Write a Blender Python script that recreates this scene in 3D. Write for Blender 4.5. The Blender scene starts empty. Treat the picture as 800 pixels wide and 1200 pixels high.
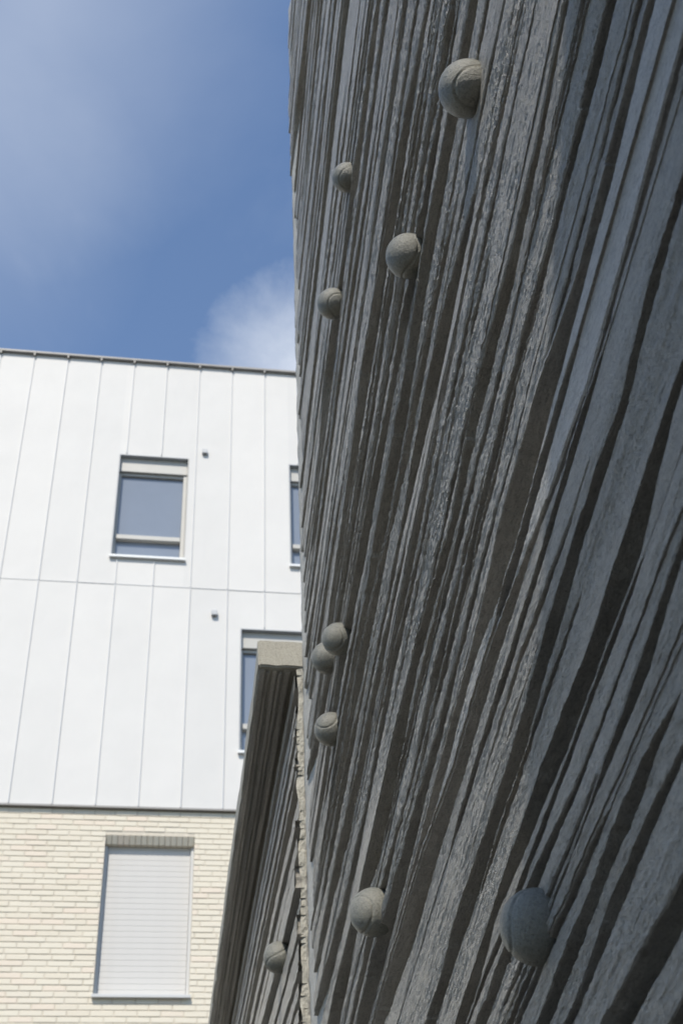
import bpy, bmesh, math, random
import numpy as np
from mathutils import Matrix, Vector

random.seed(7)
rng = np.random.default_rng(11)
SC = bpy.context.scene
COL = SC.collection

# ------------------------------------------------------------------ camera
EYE = 1.6                      # eye height above the paving
FOC = 1461.0                   # focal length in pixels of the 800 x 1200 photograph
upc = np.array([-90.0, -1870.0, FOC]); upc /= np.linalg.norm(upc)      # world up in camera axes (right, down, forward)
fwd = np.array([0, 0, 1.0]) - upc * upc[2]; fwd /= np.linalg.norm(fwd)
rgt = np.cross(fwd, upc)
if rgt[0] < 0: rgt = -rgt
YAW = math.radians(8.7)        # Y runs along the ribbed wall
RM = np.array([rgt * math.cos(YAW) + fwd * math.sin(YAW), -rgt * math.sin(YAW) + fwd * math.cos(YAW), upc])

def ray(x, y): return RM @ np.array([x - 400.0, y - 600.0, FOC])

cam_d = bpy.data.cameras.new('camera')
cam = bpy.data.objects.new('camera', cam_d); COL.objects.link(cam)
r_, u_, b_ = RM @ [1, 0, 0], RM @ [0, -1, 0], RM @ [0, 0, -1]
cam.matrix_world = Matrix(((r_[0], u_[0], b_[0], 0), (r_[1], u_[1], b_[1], 0), (r_[2], u_[2], b_[2], EYE), (0, 0, 0, 1)))
cam_d.sensor_fit = 'VERTICAL'; cam_d.sensor_height = 36.0; cam_d.sensor_width = 24.0
cam_d.lens = 36.0 * FOC / 1200.0
cam_d.clip_start = 0.02; cam_d.clip_end = 2000.0
cam_d.dof.use_dof = True; cam_d.dof.focus_distance = 1.5; cam_d.dof.aperture_fstop = 15.0
SC.camera = cam

# ------------------------------------------------------------------ light
SUN = Vector((-0.24, -0.62, 0.755)).normalized()      # towards the sun
sun_d = bpy.data.lights.new('sun', 'SUN'); sun_d.energy = 3.6; sun_d.angle = math.radians(0.5); sun_d.color = (1.0, 0.93, 0.82)
sun = bpy.data.objects.new('sun', sun_d); COL.objects.link(sun)
sun.rotation_euler = SUN.to_track_quat('Z', 'Y').to_euler(); sun.location = (0, 0, 30)

w = bpy.data.worlds.new('World'); SC.world = w; w.use_nodes = True
nt = w.node_tree; nt.nodes.clear(); N = nt.nodes.new; Lk = nt.links.new
out = N('ShaderNodeOutputWorld'); bg = N('ShaderNodeBackground'); sky = N('ShaderNodeTexSky')
sky.sky_type = 'NISHITA'; sky.sun_disc = False
sky.sun_elevation = math.asin(SUN.z); sky.sun_rotation = math.atan2(SUN.x, SUN.y)
sky.air_density = 1.0; sky.dust_density = 0.35; sky.ozone_density = 2.2; sky.altitude = 100
bg.inputs['Strength'].default_value = 0.15
# thin clouds: soft noise in direction space, plus the two banks the photograph shows
tc = N('ShaderNodeTexCoord')
def vmath(op, a, b=None):
    n = N('ShaderNodeVectorMath'); n.operation = op; Lk(a, n.inputs[0])
    if b is not None:
        if isinstance(b, (tuple, list)): n.inputs[1].default_value = b
        else: Lk(b, n.inputs[1])
    return n
def fmath(op, a, b=None, c=None, clamp=False):
    n = N('ShaderNodeMath'); n.operation = op; n.use_clamp = clamp
    for i, v in enumerate((a, b, c)):
        if v is None: continue
        if isinstance(v, (int, float)): n.inputs[i].default_value = v
        else: Lk(v, n.inputs[i])
    return n.outputs[0]
nrm_dir = vmath('NORMALIZE', tc.outputs['Generated'])
def noise(scale, detail, rough, off, dist=0.0):
    ad = vmath('ADD', nrm_dir.outputs[0], off)
    n = N('ShaderNodeTexNoise'); n.inputs['Scale'].default_value = scale; n.inputs['Detail'].default_value = detail
    n.inputs['Roughness'].default_value = rough; n.inputs['Distortion'].default_value = dist
    Lk(ad.outputs[0], n.inputs['Vector']); return n.outputs['Fac']
n_big = noise(2.6, 6, 0.55, (3.1, 0.4, 1.7), 0.3)
n_puff = noise(11.0, 10, 0.66, (0.3, 2.2, 5.1), 0.25)
veil = fmath('MULTIPLY', fmath('SUBTRACT', n_big, 0.60), 1.6, clamp=True)
def bank(px, py, size, gain, mixn, n_puff=n_puff):
    d = ray(px, py); d = d / np.linalg.norm(d)
    dt = vmath('DISTANCE', nrm_dir.outputs[0], tuple(float(v) for v in d)).outputs['Value']
    fall = fmath('SUBTRACT', 1.0, fmath('DIVIDE', dt, size), clamp=False)
    body = fmath('ADD', fall, fmath('MULTIPLY', fmath('SUBTRACT', n_puff, 0.5), mixn))
    return fmath('MULTIPLY', fmath('SMOOTH_MIN', fmath('MAXIMUM', body, 0.0), 1.0, 0.2), gain)
cl = fmath('ADD', fmath('MULTIPLY', veil, 0.35), bank(356, 432, 0.090, 0.8, 1.1))
cl = fmath('ADD', cl, bank(40, -10, 0.19, 0.36, 1.0, n_big))
cl = fmath('ADD', cl, bank(-60, 230, 0.15, 0.17, 0.9, n_big))
cl = fmath('MINIMUM', cl, 0.85)
mx = N('ShaderNodeMix'); mx.data_type = 'RGBA'
Lk(cl, mx.inputs['Factor']); Lk(sky.outputs[0], mx.inputs['A']); mx.inputs['B'].default_value = (4.0, 4.3, 4.8, 1)
Lk(mx.outputs['Result'], bg.inputs['Color']); Lk(bg.outputs[0], out.inputs[0])

SC.view_settings.view_transform = 'Standard'; SC.view_settings.look = 'None'
SC.view_settings.exposure = 0.42; SC.view_settings.gamma = 1.0; SC.view_settings.use_curve_mapping = False

# ------------------------------------------------------------------ helpers
def tag(o, label=None, cat=None, group=None, kind=None):
    if label: o['label'] = label
    if cat: o['category'] = cat
    if group: o['group'] = group
    if kind: o['kind'] = kind
    return o

def empty(name, M):
    o = bpy.data.objects.new(name, None); COL.objects.link(o); o.matrix_world = M
    o.empty_display_size = 0.2
    return o

def link(name, me, mat, parent=None):
    o = bpy.data.objects.new(name, me); COL.objects.link(o)
    if mat and not me.materials: me.materials.append(mat)
    if parent: o.parent = parent
    return o

def mesh_np(name, verts, quads, smooth=False):
    verts = np.asarray(verts, np.float32).reshape(-1, 3); quads = np.asarray(quads, np.int32).reshape(-1, 4)
    me = bpy.data.meshes.new(name)
    me.vertices.add(len(verts)); me.vertices.foreach_set('co', verts.ravel())
    me.loops.add(quads.size); me.loops.foreach_set('vertex_index', quads.ravel())
    me.polygons.add(len(quads)); me.polygons.foreach_set('loop_start', np.arange(0, quads.size, 4, dtype=np.int32))
    me.update(calc_edges=True)
    me.polygons.foreach_set('use_smooth', np.full(len(quads), bool(smooth)))
    me.validate(); return me

class MB:
    """collects boxes into one mesh"""
    def __init__(s): s.v = []; s.q = []
    def box(s, x0, x1, y0, y1, z0, z1):
        n = len(s.v)
        s.v += [(x0,y0,z0),(x1,y0,z0),(x1,y1,z0),(x0,y1,z0),(x0,y0,z1),(x1,y0,z1),(x1,y1,z1),(x0,y1,z1)]
        s.q += [(n,n+3,n+2,n+1),(n+4,n+5,n+6,n+7),(n,n+1,n+5,n+4),(n+1,n+2,n+6,n+5),(n+2,n+3,n+7,n+6),(n+3,n,n+4,n+7)]
        return s
    def hexa(s, pts):     # 8 points in the order of box
        n = len(s.v); s.v += [tuple(p) for p in pts]
        s.q += [(n,n+3,n+2,n+1),(n+4,n+5,n+6,n+7),(n,n+1,n+5,n+4),(n+1,n+2,n+6,n+5),(n+2,n+3,n+7,n+6),(n+3,n,n+4,n+7)]
        return s
    def mesh(s, name, bevel=0.0):
        me = mesh_np(name, s.v, s.q)
        if bevel > 0:
            bm = bmesh.new(); bm.from_mesh(me)
            bmesh.ops.bevel(bm, geom=list(bm.edges), offset=bevel, segments=1, affect='EDGES', profile=0.7)
            bm.to_mesh(me); bm.free()
        return me
    def build(s, name, mat, parent=None, bevel=0.0): return link(name, s.mesh(name, bevel), mat, parent)

# --- numpy noise
_T = rng.random((256, 256)).astype(np.float32)
def vnoise(x, y, seed=0):
    x = np.asarray(x, np.float32) + seed * 17.31; y = np.asarray(y, np.float32) + seed * 5.77
    xi = np.floor(x).astype(int); yi = np.floor(y).astype(int); fx = x - xi; fy = y - yi
    fx = fx*fx*fx*(fx*(fx*6-15)+10); fy = fy*fy*fy*(fy*(fy*6-15)+10)
    a = _T[xi & 255, yi & 255]; b = _T[(xi+1) & 255, yi & 255]; c = _T[xi & 255, (yi+1) & 255]; d = _T[(xi+1) & 255, (yi+1) & 255]
    return (a*(1-fx)+b*fx)*(1-fy)+(c*(1-fx)+d*fx)*fy - 0.5
def fbm(x, y, seed=0, octv=4, gain=0.55):
    r = 0; a = 1.0; f = 1.0
    for k in range(octv):
        r = r + a * vnoise(x*f, y*f, seed + k*3); a *= gain; f *= 2.03
    return r

# ------------------------------------------------------------------ materials
def new_mat(name):
    m = bpy.data.materials.new(name); m.use_nodes = True
    nt = m.node_tree; return m, nt, nt.nodes['Principled BSDF']
def ramp(nt, src, stops):
    r = nt.nodes.new('ShaderNodeValToRGB'); nt.links.new(src, r.inputs[0])
    el = r.color_ramp.elements
    while len(el) < len(stops): el.new(0.5)
    for e, (p, c) in zip(el, stops): e.position = p; e.color = (*c, 1)
    return r.outputs[0]
def tex(nt, scale, detail=6, rough=0.6, stretch=(1, 1, 1), kind='Object', rot=(0, 0, 0)):
    c = nt.nodes.new('ShaderNodeTexCoord'); mp = nt.nodes.new('ShaderNodeMapping')
    mp.inputs['Scale'].default_value = stretch; mp.inputs['Rotation'].default_value = rot
    n = nt.nodes.new('ShaderNodeTexNoise'); n.inputs['Scale'].default_value = scale
    n.inputs['Detail'].default_value = detail; n.inputs['Roughness'].default_value = rough
    nt.links.new(c.outputs[kind], mp.inputs[0]); nt.links.new(mp.outputs[0], n.inputs['Vector'])
    return n.outputs['Fac']
def bump(nt, src, strength, dist, prev=None):
    b = nt.nodes.new('ShaderNodeBump'); b.inputs['Strength'].default_value = strength; b.inputs['Distance'].default_value = dist
    nt.links.new(src, b.inputs['Height'])
    if prev is not None: nt.links.new(prev, b.inputs['Normal'])
    return b.outputs[0]
def mixc(nt, fac, a, b, mode='MIX'):
    m = nt.nodes.new('ShaderNodeMix'); m.data_type = 'RGBA'; m.blend_type = mode
    for s, v in (('Factor', fac), ('A', a), ('B', b)):
        if isinstance(v, (tuple, float, int)): m.inputs[s].default_value = v if not isinstance(v, tuple) else (*v, 1)
        else: nt.links.new(v, m.inputs[s])
    return m.outputs['Result']

def concrete(name, c0, c1, rough=0.55, fine=0.6, fine_d=0.0012, stretch=(1, 0.28, 1), spec=0.5, rot=(0.18, 0, 0), pits=True, speck=0.45, unit=1.0):
    m, nt, p = new_mat(name)
    big = tex(nt, 9 * unit, 6, 0.6); small = tex(nt, 240 * unit, 7, 0.72, stretch, rot=rot); grit = tex(nt, 420 * unit, 5, 0.75)
    col = ramp(nt, big, [(0.3, c0), (0.7, c1)])
    col = mixc(nt, speck, col, ramp(nt, small, [(0.38, tuple(v*0.42 for v in c0)), (0.52, tuple(v*1.15 for v in c1))]))  # dark pores, plus shading of fine relief painted into the colour; grit likewise
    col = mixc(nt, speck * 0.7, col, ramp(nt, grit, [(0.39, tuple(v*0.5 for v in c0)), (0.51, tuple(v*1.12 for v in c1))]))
    oi = nt.nodes.new('ShaderNodeObjectInfo')
    col = mixc(nt, 1.0, col, ramp(nt, oi.outputs['Random'], [(0.0, (0.86, 0.855, 0.84)), (1.0, (1.0, 1.0, 1.0))]), 'MULTIPLY')
    b = bump(nt, small, fine, fine_d * 4.2)
    b = bump(nt, grit, min(fine, 1.0), fine_d * 2.2, b)
    if pits:
        c = nt.nodes.new('ShaderNodeTexCoord'); vo = nt.nodes.new('ShaderNodeTexVoronoi'); vo.inputs['Scale'].default_value = 95 * unit
        nt.links.new(c.outputs['Object'], vo.inputs['Vector'])
        pit = ramp(nt, vo.outputs['Distance'], [(0.05, (0, 0, 0)), (0.17, (1, 1, 1))])
        b = bump(nt, pit, 0.35, fine_d * 1.5, b)
    nt.links.new(b, p.inputs['Normal']); nt.links.new(col, p.inputs['Base Color'])
    p.inputs['Roughness'].default_value = rough; p.inputs['Specular IOR Level'].default_value = spec
    return m

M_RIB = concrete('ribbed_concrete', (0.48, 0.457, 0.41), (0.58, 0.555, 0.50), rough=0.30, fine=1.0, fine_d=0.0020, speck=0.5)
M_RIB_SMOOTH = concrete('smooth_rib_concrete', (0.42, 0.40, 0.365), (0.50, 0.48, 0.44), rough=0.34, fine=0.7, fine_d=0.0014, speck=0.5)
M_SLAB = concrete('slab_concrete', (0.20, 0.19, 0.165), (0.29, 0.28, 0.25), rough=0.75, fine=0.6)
M_BAND = concrete('edge_concrete', (0.40, 0.385, 0.345), (0.49, 0.475, 0.43), rough=0.65, fine=0.6, stretch=(1, 1, 1))
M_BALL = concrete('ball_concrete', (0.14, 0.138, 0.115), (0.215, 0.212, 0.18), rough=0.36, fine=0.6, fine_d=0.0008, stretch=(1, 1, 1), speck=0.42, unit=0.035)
M_CAP = concrete('cap_concrete', (0.29, 0.277, 0.235), (0.385, 0.368, 0.315), rough=0.7, fine=0.35, stretch=(1, 1, 1))

def simple(name, col, rough=0.5, metal=0.0, var=0.0, scale=8, spec=0.5, bmp=0.0, bscale=3, bdist=0.01):
    m, nt, p = new_mat(name)
    p.inputs['Roughness'].default_value = rough; p.inputs['Metallic'].default_value = metal; p.inputs['Specular IOR Level'].default_value = spec
    p.inputs['Base Color'].default_value = (*col, 1)
    if var:
        t = tex(nt, scale, 5, 0.6)
        nt.links.new(ramp(nt, t, [(0.25, tuple(v*(1-var) for v in col)), (0.75, tuple(min(v*(1+var), 0.95) for v in col))]), p.inputs['Base Color'])
    if bmp: nt.links.new(bump(nt, tex(nt, bscale, 3, 0.5), bmp, bdist), p.inputs['Normal'])
    return m
M_CLAD = simple('white_metal_cladding', (0.615, 0.602, 0.578), 0.6, 0.0, 0.03, 1.3, 0.25, 0.35, 2.2, 0.02)
_nt = M_CLAD.node_tree; _p = _nt.nodes['Principled BSDF']; _oi = _nt.nodes.new('ShaderNodeObjectInfo')
_src = _p.inputs['Base Color'].links[0].from_socket
_nt.links.new(mixc(_nt, 1.0, _src, ramp(_nt, _oi.outputs['Random'], [(0.0, (0.945, 0.95, 0.955)), (1.0, (1, 1, 1))]), 'MULTIPLY'), _p.inputs['Base Color'])
M_SEAM = simple('white_metal_seam', (0.55, 0.555, 0.555), 0.5)
M_COPING = simple('grey_metal_coping', (0.26, 0.25, 0.235), 0.5, 0.0, 0.1)
M_FRAME = simple('beige_window_frame', (0.43, 0.42, 0.39), 0.5, 0.0, 0.04)
M_SILL = simple('pale_metal_sill', (0.70, 0.71, 0.70), 0.4)
M_REVEAL = simple('grey_reveal', (0.40, 0.42, 0.44), 0.5)
M_GLASS = simple('coated_glass', (0.20, 0.23, 0.275), 0.06, 0.0, 0.06, 1.2, 0.9)
M_SLAT = simple('shutter_white', (0.52, 0.505, 0.48), 0.7, 0.0, 0.02)
M_RAIL = simple('shutter_rail', (0.50, 0.50, 0.49), 0.45)
M_MORTAR = simple('mortar', (0.55, 0.50, 0.415), 0.9, 0.0, 0.12, 30)
M_VENT = simple('vent_grey', (0.42, 0.43, 0.44), 0.5)
M_ROOF = simple('roof_felt', (0.22, 0.22, 0.22), 0.9, 0.0, 0.1)

def brick_mat():
    m, nt, p = new_mat('cream_brick')
    oi = nt.nodes.new('ShaderNodeObjectInfo'); at = nt.nodes.new('ShaderNodeTexCoord')
    # each brick its own tone, from where it sits; a few fired pinker
    big = tex(nt, 2.2, 3, 0.6, kind='Object')
    col = ramp(nt, oi.outputs['Random'], [(0.0, (0.61, 0.55, 0.445)), (0.45, (0.65, 0.60, 0.495)), (0.8, (0.635, 0.58, 0.48)), (0.88, (0.66, 0.56, 0.46)), (1.0, (0.67, 0.58, 0.48))])
    fine = tex(nt, 70, 5, 0.65)
    col = mixc(nt, 0.35, col, ramp(nt, fine, [(0.3, (0.56, 0.505, 0.41)), (0.65, (0.69, 0.645, 0.54))]))
    nt.links.new(col, p.inputs['Base Color']); p.inputs['Roughness'].default_value = 0.85
    nt.links.new(bump(nt, fine, 0.4, 0.003), p.inputs['Normal'])
    return m
M_BRICK = brick_mat()

def ground_mat():
    m, nt, p = new_mat('paving')
    t = tex(nt, 1.5, 8, 0.65); g = tex(nt, 60, 5, 0.7)
    col = ramp(nt, t, [(0.3, (0.045, 0.042, 0.036)), (0.7, (0.07, 0.066, 0.058))])
    col = mixc(nt, 0.3, col, ramp(nt, g, [(0.35, (0.03, 0.028, 0.025)), (0.65, (0.085, 0.08, 0.07))]))
    nt.links.new(col, p.inputs['Base Color']); p.inputs['Roughness'].default_value = 0.9
    nt.links.new(bump(nt, g, 0.5, 0.004), p.inputs['Normal'])
    return m

# ------------------------------------------------------------------ ground
tag(MB().box(-400, 400, -400, 400, -0.5, 0.0).build('ground', ground_mat()), kind='structure')

# ------------------------------------------------------------------ building with white metal over cream brick
ROT = math.radians(1.445); D = 12.5
BW = Matrix.Rotation(ROT, 4, 'Z') @ Matrix.Translation((0, D, 0))
bld = empty('apartment_building', BW)
tag(bld, 'sunlit building with white standing seam metal cladding above a cream brick storey', 'building')
Z = lambda h: h + EYE
XL, XR = -7.0, 9.0
H_TOP, H_JOINT, H_CLAD = Z(12.305), Z(8.60), Z(5.757)
wins = [(-0.638, 0.256, Z(9.0), Z(10.645)), (1.560, 2.454, Z(9.0), Z(10.66)), (0.955, 1.849, Z(6.43), Z(8.06)), (-3.3, -2.406, Z(6.43), Z(8.06))]
bwin = (-0.415, 0.508, Z(3.815), Z(5.455))
# structural core, cut round the openings
def rects_minus(x0, x1, z0, z1, holes):
    rs = [(x0, x1, z0, z1)]
    for hx0, hx1, hz0, hz1 in holes:
        nr = []
        for a, b, c, d in rs:
            if hx0 >= b or hx1 <= a or hz0 >= d or hz1 <= c: nr.append((a, b, c, d)); continue
            if hx0 > a: nr.append((a, hx0, c, d))
            if hx1 < b: nr.append((hx1, b, c, d))
            ia, ib = max(a, hx0), min(b, hx1)
            if hz0 > c: nr.append((ia, ib, c, hz0))
            if hz1 < d: nr.append((ia, ib, hz1, d))
        rs = nr
    return rs
core = MB(); core.box(XL, XR, 0.26, 9.0, 0.0, H_TOP - 0.15)
core.build('building_core', M_ROOF, bld)
PITCH, P0 = 0.4475, -1.4475
for zi, (z0, z1) in enumerate(((H_CLAD, H_JOINT - 0.003), (H_JOINT + 0.003, H_TOP))):
    k = 0
    x = P0 + PITCH * math.floor((XL - P0) / PITCH) + PITCH
    while x < XR - PITCH:
        jit = random.uniform(-0.0015, 0.0015)
        for a, b, c, d in rects_minus(x + 0.002, x + PITCH - 0.002, z0, z1, wins):
            if b - a > 0.004 and d - c > 0.004: pan = MB().box(a, b, 0.0 + jit, 0.255, c, d).build('cladding_panel', M_CLAD, bld)
        for a, b, c, d in rects_minus(x - 0.0065, x + 0.0065, z0, z1, [(q[0]-0.01, q[1]+0.01, q[2]-0.02, q[3]+0.01) for q in wins]):
            if d - c > 0.05 and b - a > 0.012: MB().box(a, b, -0.013, 0.02, c + 0.004, d - 0.004).build('standing_seam', M_SEAM, bld, 0.002)
        x += PITCH
# horizontal joint flashing, drip edge and coping
MB().box(XL, XR, -0.006, 0.02, H_JOINT - 0.0028, H_JOINT + 0.0028).build('joint_flashing', M_SEAM, bld)
MB().box(XL, XR, -0.012, 0.055, H_CLAD - 0.022, H_CLAD - 0.002).build('drip_edge', M_COPING, bld)
cp = MB().box(XL - 0.04, XR + 0.04, -0.05, 0.4, H_TOP + 0.003, H_TOP + 0.04).build('roof_coping', M_COPING, bld, 0.004)
cj = MB()
x = P0 - PITCH * 10
while x < XR:
    cj.box(x - 0.012, x + 0.012, -0.045, 0.02, H_TOP - 0.035, H_TOP + 0.003); x += PITCH
cj.build('seam_end', M_COPING, bld)
MB().box(XL + 0.02, XR - 0.02, 0.38, 8.98, H_TOP - 0.16, H_TOP - 0.10).build('flat_roof', M_ROOF, bld)

def metal_window(x0, x1, z0, z1):
    e = bpy.data.objects.new('window', None); COL.objects.link(e); e.parent = bld; e.location = ((x0+x1)/2, 0, z0)
    hw = (x1-x0)/2; H = z1 - z0
    MB().box(-hw+0.002, -hw+0.012, -0.004, 0.24, 0.0, H-0.002).build('reveal', M_REVEAL, e)
    MB().box(hw-0.012, hw-0.002, -0.004, 0.24, 0.0, H-0.002).build('reveal', M_FRAME, e)
    MB().box(-hw+0.013, hw-0.013, -0.004, 0.24, H-0.014, H-0.003).build('head', M_REVEAL, e)
    MB().box(-hw+0.013, hw-0.013, 0.062, 0.235, H-0.235, H-0.0145).build('shutter_box', M_FRAME, e, 0.003)
    fr = MB(); yb0, yb1 = 0.10, 0.165
    fr.box(-hw+0.013, -hw+0.043, yb0, yb1, 0.05, H-0.237); fr.box(hw-0.06, hw-0.013, yb0-0.02, yb1, 0.05, H-0.237)
    fr.box(-hw+0.044, hw-0.061, yb0, yb1, H-0.275, H-0.237); fr.box(-hw+0.044, hw-0.061, yb0, yb1, 0.05, 0.085)
    fr.build('frame', M_FRAME, e, 0.003)
    MB().box(-hw+0.046, hw-0.063, yb0-0.03, yb1, 0.335, 0.40).build('transom', M_FRAME, e, 0.004)
    MB().box(-hw+0.045, hw-0.062, 0.135, 0.143, 0.402, H-0.277).build('pane', M_GLASS, e)
    MB().box(-hw+0.045, hw-0.062, 0.135, 0.143, 0.087, 0.333).build('pane', M_GLASS, e)
    s = MB(); s.hexa([(-hw-0.012,-0.045,-0.022),(hw+0.012,-0.045,-0.022),(hw+0.012,0.2,-0.004),(-hw-0.012,0.2,-0.004),
                      (-hw-0.012,-0.045,0.012),(hw+0.012,-0.045,0.012),(hw+0.012,0.2,0.046),(-hw-0.012,0.2,0.046)])
    s.build('sill', M_SILL, e, 0.003)
for wd in wins: metal_window(*wd)
for vx, vz in ((0.454, Z(10.754)), (0.64, Z(8.237))):
    v = MB(); v.box(vx-0.035, vx+0.035, -0.05, 0.0, vz-0.035, vz+0.035)
    vo = v.build('vent_box', M_VENT, bld, 0.006)
    g = MB().box(vx-0.02, vx+0.02, -0.046, -0.01, vz-0.0375, vz-0.034); g.build('vent_mouth', M_ROOF, vo)

# brick storey
BF = 0.035                                  # brick face, set back under the cladding
bw_e = bpy.data.objects.new('brick_wall', None); COL.objects.link(bw_e); bw_e.parent = bld
mo = MB()
for a, b, c, d in rects_minus(XL, XR, 0.0, H_CLAD - 0.025, [bwin]): mo.box(a, b, BF + 0.0065, 0.258, c, d)
mo.build('mortar', M_MORTAR, bw_e)
LB, CH, JT = 0.2135, 0.0586, 0.0095
def brick_mesh(L, h):
    m = MB().box(-L/2, L/2, 0, 0.07, -h/2, h/2).mesh('brick', 0.0)
    bm = bmesh.new(); bm.from_mesh(m)
    front = [e for e in bm.edges if all(v.co.y < 0.01 for v in e.verts)]
    bmesh.ops.bevel(bm, geom=front, offset=0.003, segments=1, affect='EDGES'); bm.to_mesh(m); bm.free()
    m.materials.append(M_BRICK); return m
lens = {}
def get_brick(L):
    key = round(L, 3)
    if key not in lens: lens[key] = brick_mesh(key, CH - JT)
    return lens[key]
rows = int((H_CLAD - 0.03) / CH) + 1
stuff = MB(); single = 0; ztop = H_CLAD - 0.032
cand = []
rb = random.Random(5)
for r in range(rows):
    zc = ztop - CH * (r + 0.5)
    if zc < 0.03: break
    x = XL + (LB + JT) / 2 * (r % 2) - (LB + JT) * rb.uniform(0.0, 0.12)
    while x < XR:
        L = LB + rb.uniform(-0.007, 0.007)
        a, b = max(x, XL), min(x + L, XR)
        x += L + JT
        # cut at the shuttered window
        segs = [(a, b)]
        if bwin[2] < zc + CH/2 - 0.012 and zc - CH/2 + 0.012 < bwin[3]:
            segs = []
            if a < bwin[0]: segs.append((a, min(b, bwin[0])))
            if b > bwin[1]: segs.append((max(a, bwin[1]), b))
        for sa, sb in segs:
            if sb - sa < 0.02: continue
            vis = -1.62 < sb and sa < 0.98 and Z(3.45) < zc
            cand.append((not vis, sa, sb, zc, rb.uniform(-0.002, 0.002)))
cand.sort(key=lambda c: (c[0], abs((c[1]+c[2])/2 + 0.4) + abs(c[3] - Z(4.6)) * 0.8))
soldier_n = 15
for i, (nv, a, b, zc, dy) in enumerate(cand):
    if not nv and single < 300 - soldier_n:
        o = bpy.data.objects.new('brick', get_brick(b - a)); COL.objects.link(o); o.parent = bw_e
        o.location = ((a+b)/2, BF + dy, zc); single += 1
    else:
        stuff.box(a, b, BF + dy, BF + 0.06, zc - (CH-JT)/2, zc + (CH-JT)/2)
so = stuff.build('far_bricks', M_BRICK, bw_e); so['kind'] = 'stuff'
# splayed soldier course over the shutter
sx = np.linspace(bwin[0] + 0.004, bwin[1] - 0.004, soldier_n + 1)
zf, zb = bwin[3] - 0.004, bwin[3] - 0.085
smesh = None
for i in range(soldier_n):
    wd = (sx[1] - sx[0]) - 0.010
    if smesh is None:
        q = MB().hexa([(-wd/2, BF+0.052, zb), (wd/2, BF+0.052, zb), (wd/2, 0.25, zb), (-wd/2, 0.25, zb),
                       (-wd/2, BF+0.001, zf), (wd/2, BF+0.001, zf), (wd/2, 0.25, zf), (-wd/2, 0.25, zf)])
        smesh = q.mesh('soldier_brick', 0.002); smesh.materials.append(M_BRICK)
    o = bpy.data.objects.new('brick', smesh); COL.objects.link(o); o.parent = bw_e; o.location = ((sx[i]+sx[i+1])/2, 0, 0)
MB().hexa([(bwin[0], BF+0.058, zb+0.003), (bwin[1], BF+0.058, zb+0.003), (bwin[1], 0.256, zb+0.003), (bwin[0], 0.256, zb+0.003),
           (bwin[0], BF+0.011, bwin[3]), (bwin[1], BF+0.011, bwin[3]), (bwin[1], 0.256, bwin[3]), (bwin[0], 0.256, bwin[3])]).build('lintel_mortar', M_MORTAR, bw_e)
# roller shutter window
e = bpy.data.objects.new('window', None); COL.objects.link(e); e.parent = bld
e['label'] = 'window closed by a white roller shutter in the brick storey'
x0, x1, z0, z1 = bwin
e.location = ((x0+x1)/2, 0, z0); hw = (x1-x0)/2; H = z1 - z0
YS = BF + 0.115
MB().box(-hw+0.001, -hw+0.030, YS-0.03, 0.25, 0.03, H-0.088).build('guide_rail', M_RAIL, e)
MB().box(hw-0.030, hw-0.001, YS-0.03, 0.25, 0.03, H-0.088).build('guide_rail', M_RAIL, e)
slat_h = 0.0575; zc = 0.034; sl = None
while zc < H - 0.09:
    if sl is None:
        q = MB(); sw = hw - 0.033
        q.hexa([(-sw, YS+0.004, 0.0005), (sw, YS+0.004, 0.0005), (sw, YS+0.03, 0.0005), (-sw, YS+0.03, 0.0005),
                (-sw, YS+0.004, slat_h-0.001), (sw, YS+0.004, slat_h-0.001), (sw, YS+0.03, slat_h-0.002), (-sw, YS+0.03, slat_h-0.002)])
        q.hexa([(-sw, YS+0.0038, 0.006), (sw, YS+0.0038, 0.006), (sw, YS+0.0039, 0.005), (-sw, YS+0.0039, 0.005),
                (-sw, YS+0.0038, slat_h-0.006), (sw, YS+0.0038, slat_h-0.006), (sw, YS+0.0039, slat_h-0.005), (-sw, YS+0.0039, slat_h-0.005)])
        sl = q.mesh('shutter_slat', 0.0006); sl.materials.append(M_SLAT)
    o = bpy.data.objects.new('shutter_slat', sl); COL.objects.link(o); o.parent = e; o.location = (0, 0, zc)
    zc += slat_h
MB().box(-hw+0.031, hw-0.031, YS+0.032, 0.25, 0.03, H-0.09).build('shutter_back', M_ROOF, e)
s = MB(); s.hexa([(-hw-0.012,-0.012,-0.03),(hw+0.012,-0.012,-0.03),(hw-0.002,0.25,-0.03),(-hw+0.002,0.25,-0.03),
                  (-hw-0.012,-0.012,0.002),(hw+0.012,-0.012,0.002),(hw-0.002,0.25,0.03),(-hw+0.002,0.25,0.03)])
s.build('sill', M_RAIL, e, 0.003)

# ------------------------------------------------------------------ the tall ribbed concrete wall
WX = 0.294            # plane of the rib faces; the wall stands this far right of the camera
SA = 2.725            # its far vertical edge
TOP = 6.3
wall = empty('ribbed_concrete_wall', Matrix.Translation((WX, SA, 0)))
tag(wall, 'tall grey concrete wall close on the right with rough horizontal ribs and ball studs', 'concrete wall', kind='thing')
def W(p):             # world (with heights above the eye) -> local coords of the wall
    p = np.array(p, float); p[..., 0] -= WX; p[..., 1] -= SA; p[..., 2] += EYE; return p

def plane_hit(x, y, X=WX):
    r = ray(x, y); return r * (X / r[0])
_rd = ray(148, 2258); KR = -_rd[2] / _rd[1]       # the ribs fall by this much per metre as they run away
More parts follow.
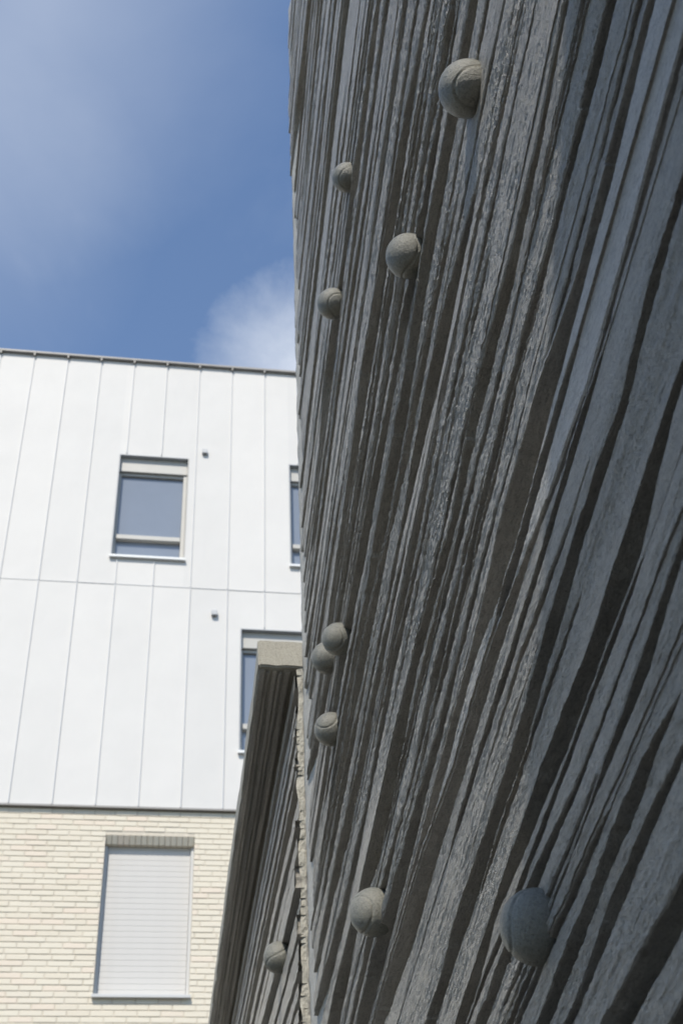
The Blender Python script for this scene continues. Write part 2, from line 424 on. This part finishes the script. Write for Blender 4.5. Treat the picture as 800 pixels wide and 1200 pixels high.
# where the shadowed grooves cross eleven level scan lines of the elevation (survey: row, left/right offsets)
SURV = [
 (20, 340, [(10,16),(72,100),(118,127),(178,188),(207,230),(268,275),(298,306),(318,328),(342,362),(383,413),(430,440),(452,480),(505,512),(535,560),(592,617),(640,672),(705,752)]),
 (20, 570, [(28,62),(82,122),(150,172),(305,330),(365,450),(468,532),(580,612),(635,680),(783,850)]),
 (170, 340, [(12,45),(75,82),(98,103),(150,175),(196,206),(240,250),(272,288),(310,335),(355,362),(378,400),(425,435),(445,480),(510,528),(552,570),(612,658),(725,760),(785,802)]),
 (170, 570, [(22,55),(195,228),(250,325),(345,385),(500,560),(640,710)]),
 (320, 340, [(40,50),(75,80),(100,115),(130,135),(165,175),(205,215),(240,255),(262,275),(305,320),(355,385),(408,425),(455,475),(490,510),(520,560),(600,635),(660,700),(725,740),(770,785)]),
 (320, 570, [(70,120),(215,290),(325,345),(365,420),(505,550),(665,720)]),
 (470, 340, [(48,62),(80,92),(130,160),(185,195),(225,235),(275,320),(335,345),(355,365),(400,415),(440,485),(495,530),(540,580),(600,612),(655,670),(740,790)]),
 (470, 570, [(80,140),(190,280),(360,420),(540,580),(730,800)]),
 (620, 340, [(50,60),(85,95),(115,125),(180,195),(205,230),(265,285),(300,325),(345,385),(395,405),(450,460),(475,485),(500,530),(545,555),(640,675),(690,712),(755,802)]),
 (620, 570, [(50,160),(185,212),(300,325),(355,415),(550,690),(785,850)]),
 (770, 340, [(60,72),(100,112),(130,142),(165,178),(200,225),(240,250),(275,305),(320,330),(360,385),(415,435),(500,530),(545,580),(600,630),(680,700),(735,760),(790,845)]),
 (770, 570, [(112,140),(205,270),(385,500),(610,700)]),
 (920, 340, [(65,85),(130,145),(165,190),(205,225),(255,285),(320,328),(375,445),(485,495),(590,625),(645,690)]),
 (920, 570, [(65,115),(195,270),(350,362),(440,468),(575,680),(715,770)]),
 (1070, 340, [(85,92),(140,165),(205,225),(265,290),(340,370),(392,436),(470,540),(690,745)]),
 (1070, 570, [(18,50),(110,150),(248,268),(470,560),(690,720)]),
 (1180, 340, [(105,135),(170,215),(255,275),(290,340),(355,400),(580,640),(690,760)]),
 (1180, 570, [(-20,20),(110,170),(232,290),(345,400),(600,650),(790,830)]),
]
rowsets = {}
for y, x0, iv in SURV: rowsets.setdefault(y, []).extend([(x0 + a/3.478, x0 + b/3.478) for a, b in iv])
ys = sorted(rowsets)
tracks = []           # each: list of (s, h_lo, h_hi, row)
for k, y in enumerate(ys):
    items = []
    for xa, xb in rowsets[y]:
        pa, pb = plane_hit(xa, y), plane_hit(xb, y)
        s = 0.5 * (pa[1] + pb[1])
        items.append([s, pb[2] + KR * pb[1], pa[2] + KR * pa[1]])
    used = set()
    live = [t for t in tracks if t[-1][3] in (k-1, k-2)]
    pairs = []
    for ti, t in enumerate(live):
        lc = 0.5 * (t[-1][1] + t[-1][2]); lw = t[-1][2] - t[-1][1]
        for ii, (s, a, b) in enumerate(items):
            c = 0.5 * (a + b); tol = 0.45 * max(lw, b - a) + 0.010 * lc
            if abs(c - lc) < tol: pairs.append((abs(c - lc) + (0.01*lc if t[-1][3] == k-2 else 0), ti, ii))
    pairs.sort(); ut = set()
    for d, ti, ii in pairs:
        if ti in ut or ii in used: continue
        ut.add(ti); used.add(ii); live[ti].append((*items[ii], k))
    for ii, it in enumerate(items):
        if ii not in used: tracks.append([(*it, k)])
# s samples: fine where the wall is seen, coarse behind the camera
S_F = np.exp(np.linspace(math.log(0.27), math.log(SA), 900))
S_ALL = np.concatenate([np.linspace(-1.2, 0.25, 14), S_F])
curves = []
for t in tracks:
    if len(t) == 1 and t[0][0] < 1.05 and t[0][2] - t[0][1] < 0.022: continue
    t = sorted(t); s = np.array([q[0] for q in t]); c = np.array([(q[1]+q[2])/2 for q in t]); wd = np.array([q[2]-q[1] for q in t])
    st = 1.30     # growth of s between two scan lines of the survey
    s0, s1 = s[0] / st, s[-1] * st
    if len(t) >= 3: s0, s1 = s[0] / 1.45, s[-1] * 1.7
    if len(t) < 3: s0 = s[0] / 1.15
    wd = wd * (1.0 + 0.18 * np.clip(s - 1.0, 0, 1)) * np.clip(0.72 + 0.5 * (s - 0.55), 0.72, 1.0)
    ss = np.concatenate([[s0], s, [s1]]); cc = np.concatenate([[c[0]], c, [c[-1]]]); ww = np.concatenate([[0.0], wd, [0.0]])
    C = np.interp(S_ALL, ss, cc); Wd = np.interp(S_ALL, ss, ww, left=0.0, right=0.0)
    curves.append((float(np.median(c)), C, Wd))
hs = [c[0] for c in curves]; hmin, hmax = min(hs), max(hs)
for q in np.exp(np.linspace(math.log(0.5), math.log(5.0), 34)):
    q = q * rng.uniform(0.985, 1.015)
    sc = np.clip(q / rng.uniform(0.75, 2.2), 0.95, 2.7); ln = sc * rng.uniform(0.12, 0.4)
    prof = np.clip(1 - np.abs((S_ALL - sc) / ln) ** 4, 0, 1) ** 0.6
    curves.append((q, np.full_like(S_ALL, q), prof * rng.uniform(0.006, 0.016) * (0.4 + 0.6 * min(q, 2.5))))
# plain grooves above and below the part that was surveyed
for q in rng.uniform(1.3, 4.8, 60):          # fine strata towards the far end
    sc = rng.uniform(1.3, 2.7); ln = rng.uniform(0.25, 1.0)
    prof = np.clip(1 - np.abs((S_ALL - sc) / ln) ** 4, 0, 1) ** 0.6
    curves.append((q, np.full_like(S_ALL, q), prof * rng.uniform(0.012, 0.032) * (q / 2.2)))
hmax = max(c[0] for c in curves); h = hmax + 0.12
while h < TOP - EYE + KR * SA:
    curves.append((h, np.full_like(S_ALL, h), np.full_like(S_ALL, rng.uniform(0.015, 0.06)))); h += rng.uniform(0.09, 0.2)
h = hmin - 0.06
while h > -EYE - 0.2:
    curves.append((h, np.full_like(S_ALL, h), np.full_like(S_ALL, rng.uniform(0.01, 0.03)))); h -= rng.uniform(0.05, 0.11)
curves.sort(key=lambda c: c[0])
lo = []; hi = []
for i, (m, C, Wd) in enumerate(curves):
    wob = min(max(0.006 * m, 0.0025), 0.0065)
    C = C + wob * 0.55 * fbm(S_ALL * 1.0, np.full_like(S_ALL, i * 3.3), 1, 3)
    e1 = wob * 0.40 * fbm(S_ALL * 3.2, np.full_like(S_ALL, i * 7.7), 2, 6, 0.55); e2 = wob * 0.40 * fbm(S_ALL * 3.2, np.full_like(S_ALL, i * 5.1 + 40), 3, 6, 0.55)
    on = np.clip(Wd / 0.01, 0, 1)
    e1 = e1 + 0.75 * wob * np.round(2.2 * fbm(S_ALL * 2.4, np.full_like(S_ALL, i * 6.1 + 3), 85, 3, 0.6)) / 2
    e2 = e2 + 0.75 * wob * np.round(2.2 * fbm(S_ALL * 2.4, np.full_like(S_ALL, i * 8.9 + 5), 86, 3, 0.6)) / 2
    e1 = e1 - 0.9 * wob * np.maximum(fbm(S_ALL * 26, np.full_like(S_ALL, i * 2.9 + 7), 81, 4, 0.6) - 0.18, 0)
    e2 = e2 + 0.9 * wob * np.maximum(fbm(S_ALL * 26, np.full_like(S_ALL, i * 4.3 + 19), 82, 4, 0.6) - 0.18, 0)
    lo.append(C - Wd/2 + e1 * on); hi.append(np.maximum(C + Wd/2 + e2 * on, C - Wd/2 + e1 * on))
lo = np.array(lo); hi = np.array(hi)
for i in range(1, len(lo)):
    bad = lo[i] < hi[i-1] + 0.002
    lo[i] = np.where(bad, hi[i-1] + 0.002, lo[i]); hi[i] = np.maximum(hi[i], lo[i])
DEEP = 0.028
nS = len(S_ALL)
for i in range(len(lo) - 1):
    bot, top = hi[i], lo[i+1]
    hm = 0.5 * (bot.mean() + top.mean()); wmax = float((top - bot).max())
    seen = 0.25 < hm < 5.2
    n = int(np.clip(wmax / (0.0017 * max(hm, 0.5)), 6, 56)) if seen else 4
    sidx = np.arange(nS) if seen else np.arange(0, nS, 8)
    if sidx[-1] != nS - 1: sidx = np.append(sidx, nS - 1)
    sidx = sidx[(bot[sidx] - KR * S_ALL[sidx] > -EYE) & (top[sidx] - KR * S_ALL[sidx] < TOP - EYE)]
    if len(sidx) < 4: continue
    # where this rib stops short of the plain band along the far edge
    send = SA - 0.06 - 0.09 * rng.random() if hm - KR * SA < 3.5 else SA + 0.012 * rng.random()
    s = np.minimum(S_ALL[sidx], send); keep = np.concatenate([[True], np.diff(s) > 1e-6]); sidx = sidx[keep]; s = s[keep]
    b_, t_ = bot[sidx], top[sidx]
    v = np.linspace(0, 1, n); smooth_face = 0.80 < hm < 0.875
    Hh = b_[:, None] + (t_ - b_)[:, None] * v[None, :]; Sg = np.repeat(s[:, None], n, 1)
    # depth varies slowly over the wall, so ribs that touch run into one another
    dep = 0.0055 * fbm(Sg * 0.8, Hh * 7, 5, 3, 0.6) + 0.0012 * rng.normal()
    a = Sg + 0.2 * Hh; c = Hh + 0.03 * Sg
    wide = np.clip((Hh - 0.2) * 0.9, 0.55, 1.1)
    rough_k = np.clip(0.2 + (Sg - 0.65) * 3, 0.2, 1.0) if smooth_face else np.clip(0.95 + 1.2 * fbm(Sg * 1.3, Hh * 12, 27, 3), 0.35, 1.6)
    dep = dep + rough_k * (0.0015 * fbm(a * 13, c * 150, 6, 4, 0.62)                      # torn, fibrous streaks
                           + 0.0012 * np.clip(1.25 - 0.3 * Sg, 0.5, 1.0) * wide * fbm(a * 105 + 40 * c, c * 230, 18, 4, 0.85)           # grit
                           + 0.0006 * np.maximum(fbm(a * 4, c * 34, 9, 4), 0.08))
    tr = fbm(a * 5, c * 42, 12, 4, 0.5)
    dep = dep + (0.15 + 0.85 * (not smooth_face)) * 0.0007 * np.round(tr * 5) / 5
    # worn arrises, only where a groove opens beside the face
    gb = np.clip((bot - lo[i])[sidx] / 0.006, 0, 1); gt = np.clip((hi[i+1] - top)[sidx] / 0.006, 0, 1)
    dep[:, 0] += 0.0018 * gb; dep[:, -1] += 0.0018 * gt
    dep = np.clip(dep, -0.010, 0.008)
    # cross-section: back-bottom, face..., back-top
    one = np.ones((len(s), 1)); d0, d1 = dep[:, :1], dep[:, -1:]
    def lump(k, sd): return (0.0022 * fbm(s * 22, s * 0 + i * 3.7 + k * 1.3, sd, 4, 0.65) * np.clip((bot - lo[i])[sidx] / 0.02, 0, 1))[:, None]
    u1, u2 = 0.35, 0.7
    X = np.concatenate([DEEP * one, d0 + (DEEP - d0) * u2, d0 + (DEEP - d0) * u1, dep, DEEP * one], 1)
    Y = np.concatenate([Sg[:, :1]] * 3 + [Sg, Sg[:, -1:]], 1) - SA
    Zz = np.concatenate([b_[:, None], b_[:, None] + lump(0, 91), b_[:, None] + lump(1, 91), Hh, t_[:, None]], 1) + EYE - KR * s[:, None]
    m = n + 4
    V = np.stack([X, Y, Zz], -1).reshape(-1, 3)
    ii, jj = np.meshgrid(np.arange(len(s) - 1), np.arange(m - 1), indexing='ij'); q0 = (ii * m + jj).ravel()
    Q = np.stack([q0, q0 + 1, q0 + m + 1, q0 + m], -1)
    # end caps (two-sided fan of quads between front and back)
    base = len(V); caps = []; extra = []
    for row in (0, len(s) - 1):
        st = row * m
        back = [(DEEP, Y[row, k], Zz[row, k]) for k in range(3, m - 1)]
        extra += back; off = base + (0 if row == 0 else n)
        for k in range(n - 1):
            f = (st + 3 + k, st + 4 + k, off + k + 1, off + k); caps.append(f if row else f[::-1])
    V = np.concatenate([V, np.array(extra)]); Q = np.concatenate([Q, np.array(caps)])
    me = mesh_np('concrete_rib', V, Q[:, ::-1], smooth=False)
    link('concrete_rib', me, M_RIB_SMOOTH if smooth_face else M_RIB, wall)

# slab the ribs are cast on
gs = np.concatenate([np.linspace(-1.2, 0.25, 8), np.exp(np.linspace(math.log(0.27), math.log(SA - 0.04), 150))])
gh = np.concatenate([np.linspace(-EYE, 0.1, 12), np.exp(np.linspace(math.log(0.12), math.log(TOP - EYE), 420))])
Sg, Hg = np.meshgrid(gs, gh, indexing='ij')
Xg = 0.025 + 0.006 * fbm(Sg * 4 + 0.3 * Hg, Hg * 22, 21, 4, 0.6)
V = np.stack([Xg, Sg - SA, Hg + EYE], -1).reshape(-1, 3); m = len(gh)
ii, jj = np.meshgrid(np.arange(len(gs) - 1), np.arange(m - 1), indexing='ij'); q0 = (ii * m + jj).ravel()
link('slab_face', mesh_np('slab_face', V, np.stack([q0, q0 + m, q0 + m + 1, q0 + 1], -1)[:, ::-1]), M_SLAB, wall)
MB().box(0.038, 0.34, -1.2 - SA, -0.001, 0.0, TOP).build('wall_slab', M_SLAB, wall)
MB().box(-0.78, 0.001, -0.8 - SA, -0.7 - SA, 0.0, 2.47 + EYE).build('unseen_shade_wall', M_SLAB, wall)  # unseen block added behind the camera to shade the near part of the ribs
# plain band along the far vertical edge
ge = np.linspace(SA - 0.24, SA, 12); gz = np.linspace(0, TOP, 700)
Eg, Zg = np.meshgrid(ge, gz, indexing='ij')
Xe = 0.021 - 0.020 * (Eg - (SA - 0.24)) / 0.24 + 0.0030 * fbm(Eg * 18, Zg * 22, 31, 5, 0.65)
Ye = Eg - SA; Ye[-1] += 0.004 * fbm(Zg[-1] * 8, Zg[-1] * 0, 33, 4, 0.6); Xe[-1] += 0.003
Xe = np.concatenate([Xe, np.full((1, len(gz)), 0.05)]); Ye = np.concatenate([Ye, Ye[-1:] + 0.0]); Zg2 = np.concatenate([Zg, Zg[-1:]])
V = np.stack([Xe, Ye, Zg2], -1).reshape(-1, 3); m = len(gz)
ii, jj = np.meshgrid(np.arange(len(ge)), np.arange(m - 1), indexing='ij'); q0 = (ii * m + jj).ravel()
link('edge_band', mesh_np('edge_band', V, np.stack([q0, q0 + m, q0 + m + 1, q0 + 1], -1)[:, ::-1], True), M_BAND, wall)

# ------------------------------------------------------------------ ball studs with a tennis-ball seam
def ball_mesh(seed):
    rr = np.random.default_rng(seed)
    nu, nv = 96, 64
    th = np.linspace(0, 2*math.pi, nu, endpoint=False); ph = np.linspace(0.02, math.pi - 0.02, nv)
    T, P = np.meshgrid(th, ph, indexing='ij')
    d = np.stack([np.sin(P)*np.cos(T), np.sin(P)*np.sin(T), np.cos(P)], -1)
    t = np.linspace(0, 2*math.pi, 300, endpoint=False); a, b = 0.75, 0.25
    c = np.stack([a*np.cos(t) + b*np.cos(3*t), a*np.sin(t) - b*np.sin(3*t), 2*math.sqrt(a*b)*np.sin(2*t)], -1)
    c /= np.linalg.norm(c, axis=1)[:, None]
    dist = np.arccos(np.clip((d.reshape(-1, 3) @ c.T).max(1), -1, 1)).reshape(T.shape)
    r = 1 - 0.055 * np.exp(-(dist/0.04)**2)
    r = r + (0.010 * fbm(T*1.5 + seed, P*2.5, seed, 3) + 0.003 * fbm(T*7 + seed, P*9, seed + 5, 3))*np.sin(P)
    v = (d * r[..., None]).reshape(-1, 3)
    ii, jj = np.meshgrid(np.arange(nu), np.arange(nv - 1), indexing='ij')
    q = np.stack([ii*nv + jj, ii*nv + jj + 1, ((ii+1) % nu)*nv + jj + 1, ((ii+1) % nu)*nv + jj], -1).reshape(-1, 4)
    return mesh_np('ball_stud', v, q, True)
BALLS = [(513,104,67,(0.2,1.2,0.4)), (389,208,35,(0.3,1.0,0.2)), (451.5,300,53,(1.2,0.2,0.5)), (371.5,356,37,(0.1,1.5,0.9)), (377,749,39,(2.2,0.4,1.1)),
         (364.7,771,38.5,(0.9,2.0,0.3)), (368,854.5,40,(0.3,0.7,2.0)), (409.3,1069,56,(1.4,0.5,0.2)), (585,1086,88,(0.2,0.3,0.6))]
def add_ball(x, y, d, rot, X, parent, base, seed, sink=0.26):
    c = ray(x + d/2, y); P = c * (X / c[0])
    for _ in range(4):
        Zc = P @ (RM @ [0, 0, 1.0]); rad = d * Zc / (2 * FOC); P = c * ((X - sink * rad) / c[0])
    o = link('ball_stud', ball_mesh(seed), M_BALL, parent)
    o.scale = (rad, rad, rad); o.rotation_euler = rot
    o.location = (P[0] - base[0], P[1] - base[1], P[2] + EYE - base[2])
    return o
for i, (x, y, d, rot) in enumerate(BALLS): add_ball(x, y, d, rot, WX, wall, (WX, SA, 0), 50 + i, 0.06 if i == 8 else 0.24)

# ------------------------------------------------------------------ the low ribbed wall beyond, under its overhanging cap
CAPB, CAPT = 1.645 + EYE, 1.722 + EYE
LX, LE = 0.276, 8.0                      # face plane and length end
low = empty('low_concrete_wall', Matrix.Translation((LX, SA, 0)))
tag(low, 'lower ribbed concrete wall with an overhanging cap, beyond the end of the tall wall', 'concrete wall', kind='thing')
def grid_box(name, x0, x1, y0, y1, z0, z1, mat, parent, n=(6, 120, 6), amp=0.002):
    bm = bmesh.new()
    bmesh.ops.create_cube(bm, size=1.0)
    for v in bm.verts: v.co = Vector(((x0+x1)/2 + v.co.x*(x1-x0), (y0+y1)/2 + v.co.y*(y1-y0), (z0+z1)/2 + v.co.z*(z1-z0)))
    bmesh.ops.bevel(bm, geom=list(bm.edges), offset=0.004, segments=2, affect='EDGES')
    for k in range(1, n[1]):
        yy = y0 + (y1-y0) * (k/n[1])**2
        g = list(bm.verts) + list(bm.edges) + list(bm.faces)
        bmesh.ops.bisect_plane(bm, geom=g, plane_co=(0, yy, 0), plane_no=(0, 1, 0))
    for k in range(1, n[0]):
        g = list(bm.verts) + list(bm.edges) + list(bm.faces)
        bmesh.ops.bisect_plane(bm, geom=g, plane_co=(x0+(x1-x0)*k/n[0], 0, 0), plane_no=(1, 0, 0))
    for v in bm.verts:
        v.co.x += amp * float(fbm(v.co.y*9, v.co.z*9, 41, 3)); v.co.z += amp * 1.6 * float(fbm(v.co.y*2.2, v.co.x*60, 43, 3))
    me = bpy.data.meshes.new(name); bm.to_mesh(me); bm.free()
    return link(name, me, mat, parent)
grid_box('overhanging_cap', 0.186 - LX, 0.60 - LX, 0.002, LE - SA, CAPB, CAPT, M_CAP, low, (18, 60, 6), 0.004)
for xa, xb, dz in ((0.004, 0.022, 0.007), (0.0225, 0.030, 0.012), (0.034, 0.052, 0.004), (0.053, 0.061, 0.013), (0.063, 0.084, 0.008)):
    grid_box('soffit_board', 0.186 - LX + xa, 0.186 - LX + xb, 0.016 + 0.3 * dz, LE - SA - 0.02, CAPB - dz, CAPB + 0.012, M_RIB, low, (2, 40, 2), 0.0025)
MB().box(0.018, 0.30, 0.004, LE - SA, 0.0, CAPB - 0.01).build('wall_slab', M_SLAB, low)
S2 = SA + 0.003 + (LE - SA) * np.linspace(0, 1, 220)**1.8
h = 0.25; prev_top = None
while h < CAPB - EYE - 0.01:
    wd = rng.choice([0.010, 0.018, 0.028, 0.04]) * rng.uniform(0.8, 1.3); gap = rng.uniform(0.006, 0.05) * rng.uniform(0.4, 1)
    b_ = h + 0.0025 * fbm(S2*3, S2*0 + h*50, 51, 4); t_ = np.minimum(h + wd + 0.0025 * fbm(S2*3, S2*0 + h*70, 53, 4), CAPB - EYE - 0.004)
    n = 8; v = np.linspace(0, 1, n); Hh = b_[:, None] + (t_-b_)[:, None]*v[None]; Sg = np.repeat(S2[:, None], n, 1)
    dep = rng.normal(0, 0.003) + 0.002 * fbm(Sg*1.5, Hh*10, 55, 3) + 0.0018*fbm((Sg+0.2*Hh)*14, Hh*110, 57, 4, 0.6)
    X = np.concatenate([np.full((len(S2), 1), 0.02), dep, np.full((len(S2), 1), 0.02)], 1)
    Zz_ = np.concatenate([b_[:1], Hh[0], t_[:1]])
    Y = np.concatenate([Sg[:, :1], Sg, Sg[:, -1:]], 1) - SA
    yo = rng.uniform(0.006, 0.03); Y[0] += yo + 0.010 * fbm(Zz_ * 60, Zz_ * 0 + 3, 61, 3); X[0, 1:-1] += 0.007 * fbm(Zz_[1:-1] * 45, Zz_[1:-1] * 0 + 9, 63, 3)
    Zz = np.concatenate([b_[:, None], Hh, t_[:, None]], 1) + EYE
    m = n + 2; V = np.stack([X, Y, Zz], -1).reshape(-1, 3)
    ii, jj = np.meshgrid(np.arange(len(S2)-1), np.arange(m-1), indexing='ij'); q0 = (ii*m + jj).ravel()
    Q = np.stack([q0, q0+1, q0+m+1, q0+m], -1)
    extra = [(0.02, Y[0, k], Zz[0, k]) for k in range(1, m-1)]; off = len(V)
    caps = [(1+k, off+k, off+k+1, 2+k) for k in range(n-1)]
    V = np.concatenate([V, np.array(extra)]); Q = np.concatenate([Q[:, ::-1], np.array(caps)])
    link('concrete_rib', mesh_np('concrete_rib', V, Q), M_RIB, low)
    h += wd + gap
gz = np.linspace(0, CAPB - 0.004, 500); gx = np.linspace(0, 1, 7)
Xq, Zq = np.meshgrid(gx, gz, indexing='ij')
edge = 0.007 + 0.007 * fbm(Zq * 12, Zq * 0 + 2.5, 71, 5, 0.6)
Xv = edge * (1 - Xq) + 0.03 * Xq; Yv = 0.003 + 0.004 * fbm(Xv * 90, Zq * 60, 73, 4) + 0.006 * (1 - Xq)**2 * (vnoise(Zq * 30, Zq * 0, 75) + 0.5)
V = np.stack([Xv, Yv, Zq], -1).reshape(-1, 3); m = len(gz)
ii, jj = np.meshgrid(np.arange(6), np.arange(m - 1), indexing='ij'); q0 = (ii*m + jj).ravel()
link('rough_end', mesh_np('rough_end', V, np.stack([q0, q0 + m, q0 + m + 1, q0 + 1], -1)), M_CAP, low)
add_ball(308.5, 1122, 36.5, (0.5, 1.2, 0.1), LX, low, (LX, SA, 0), 77)
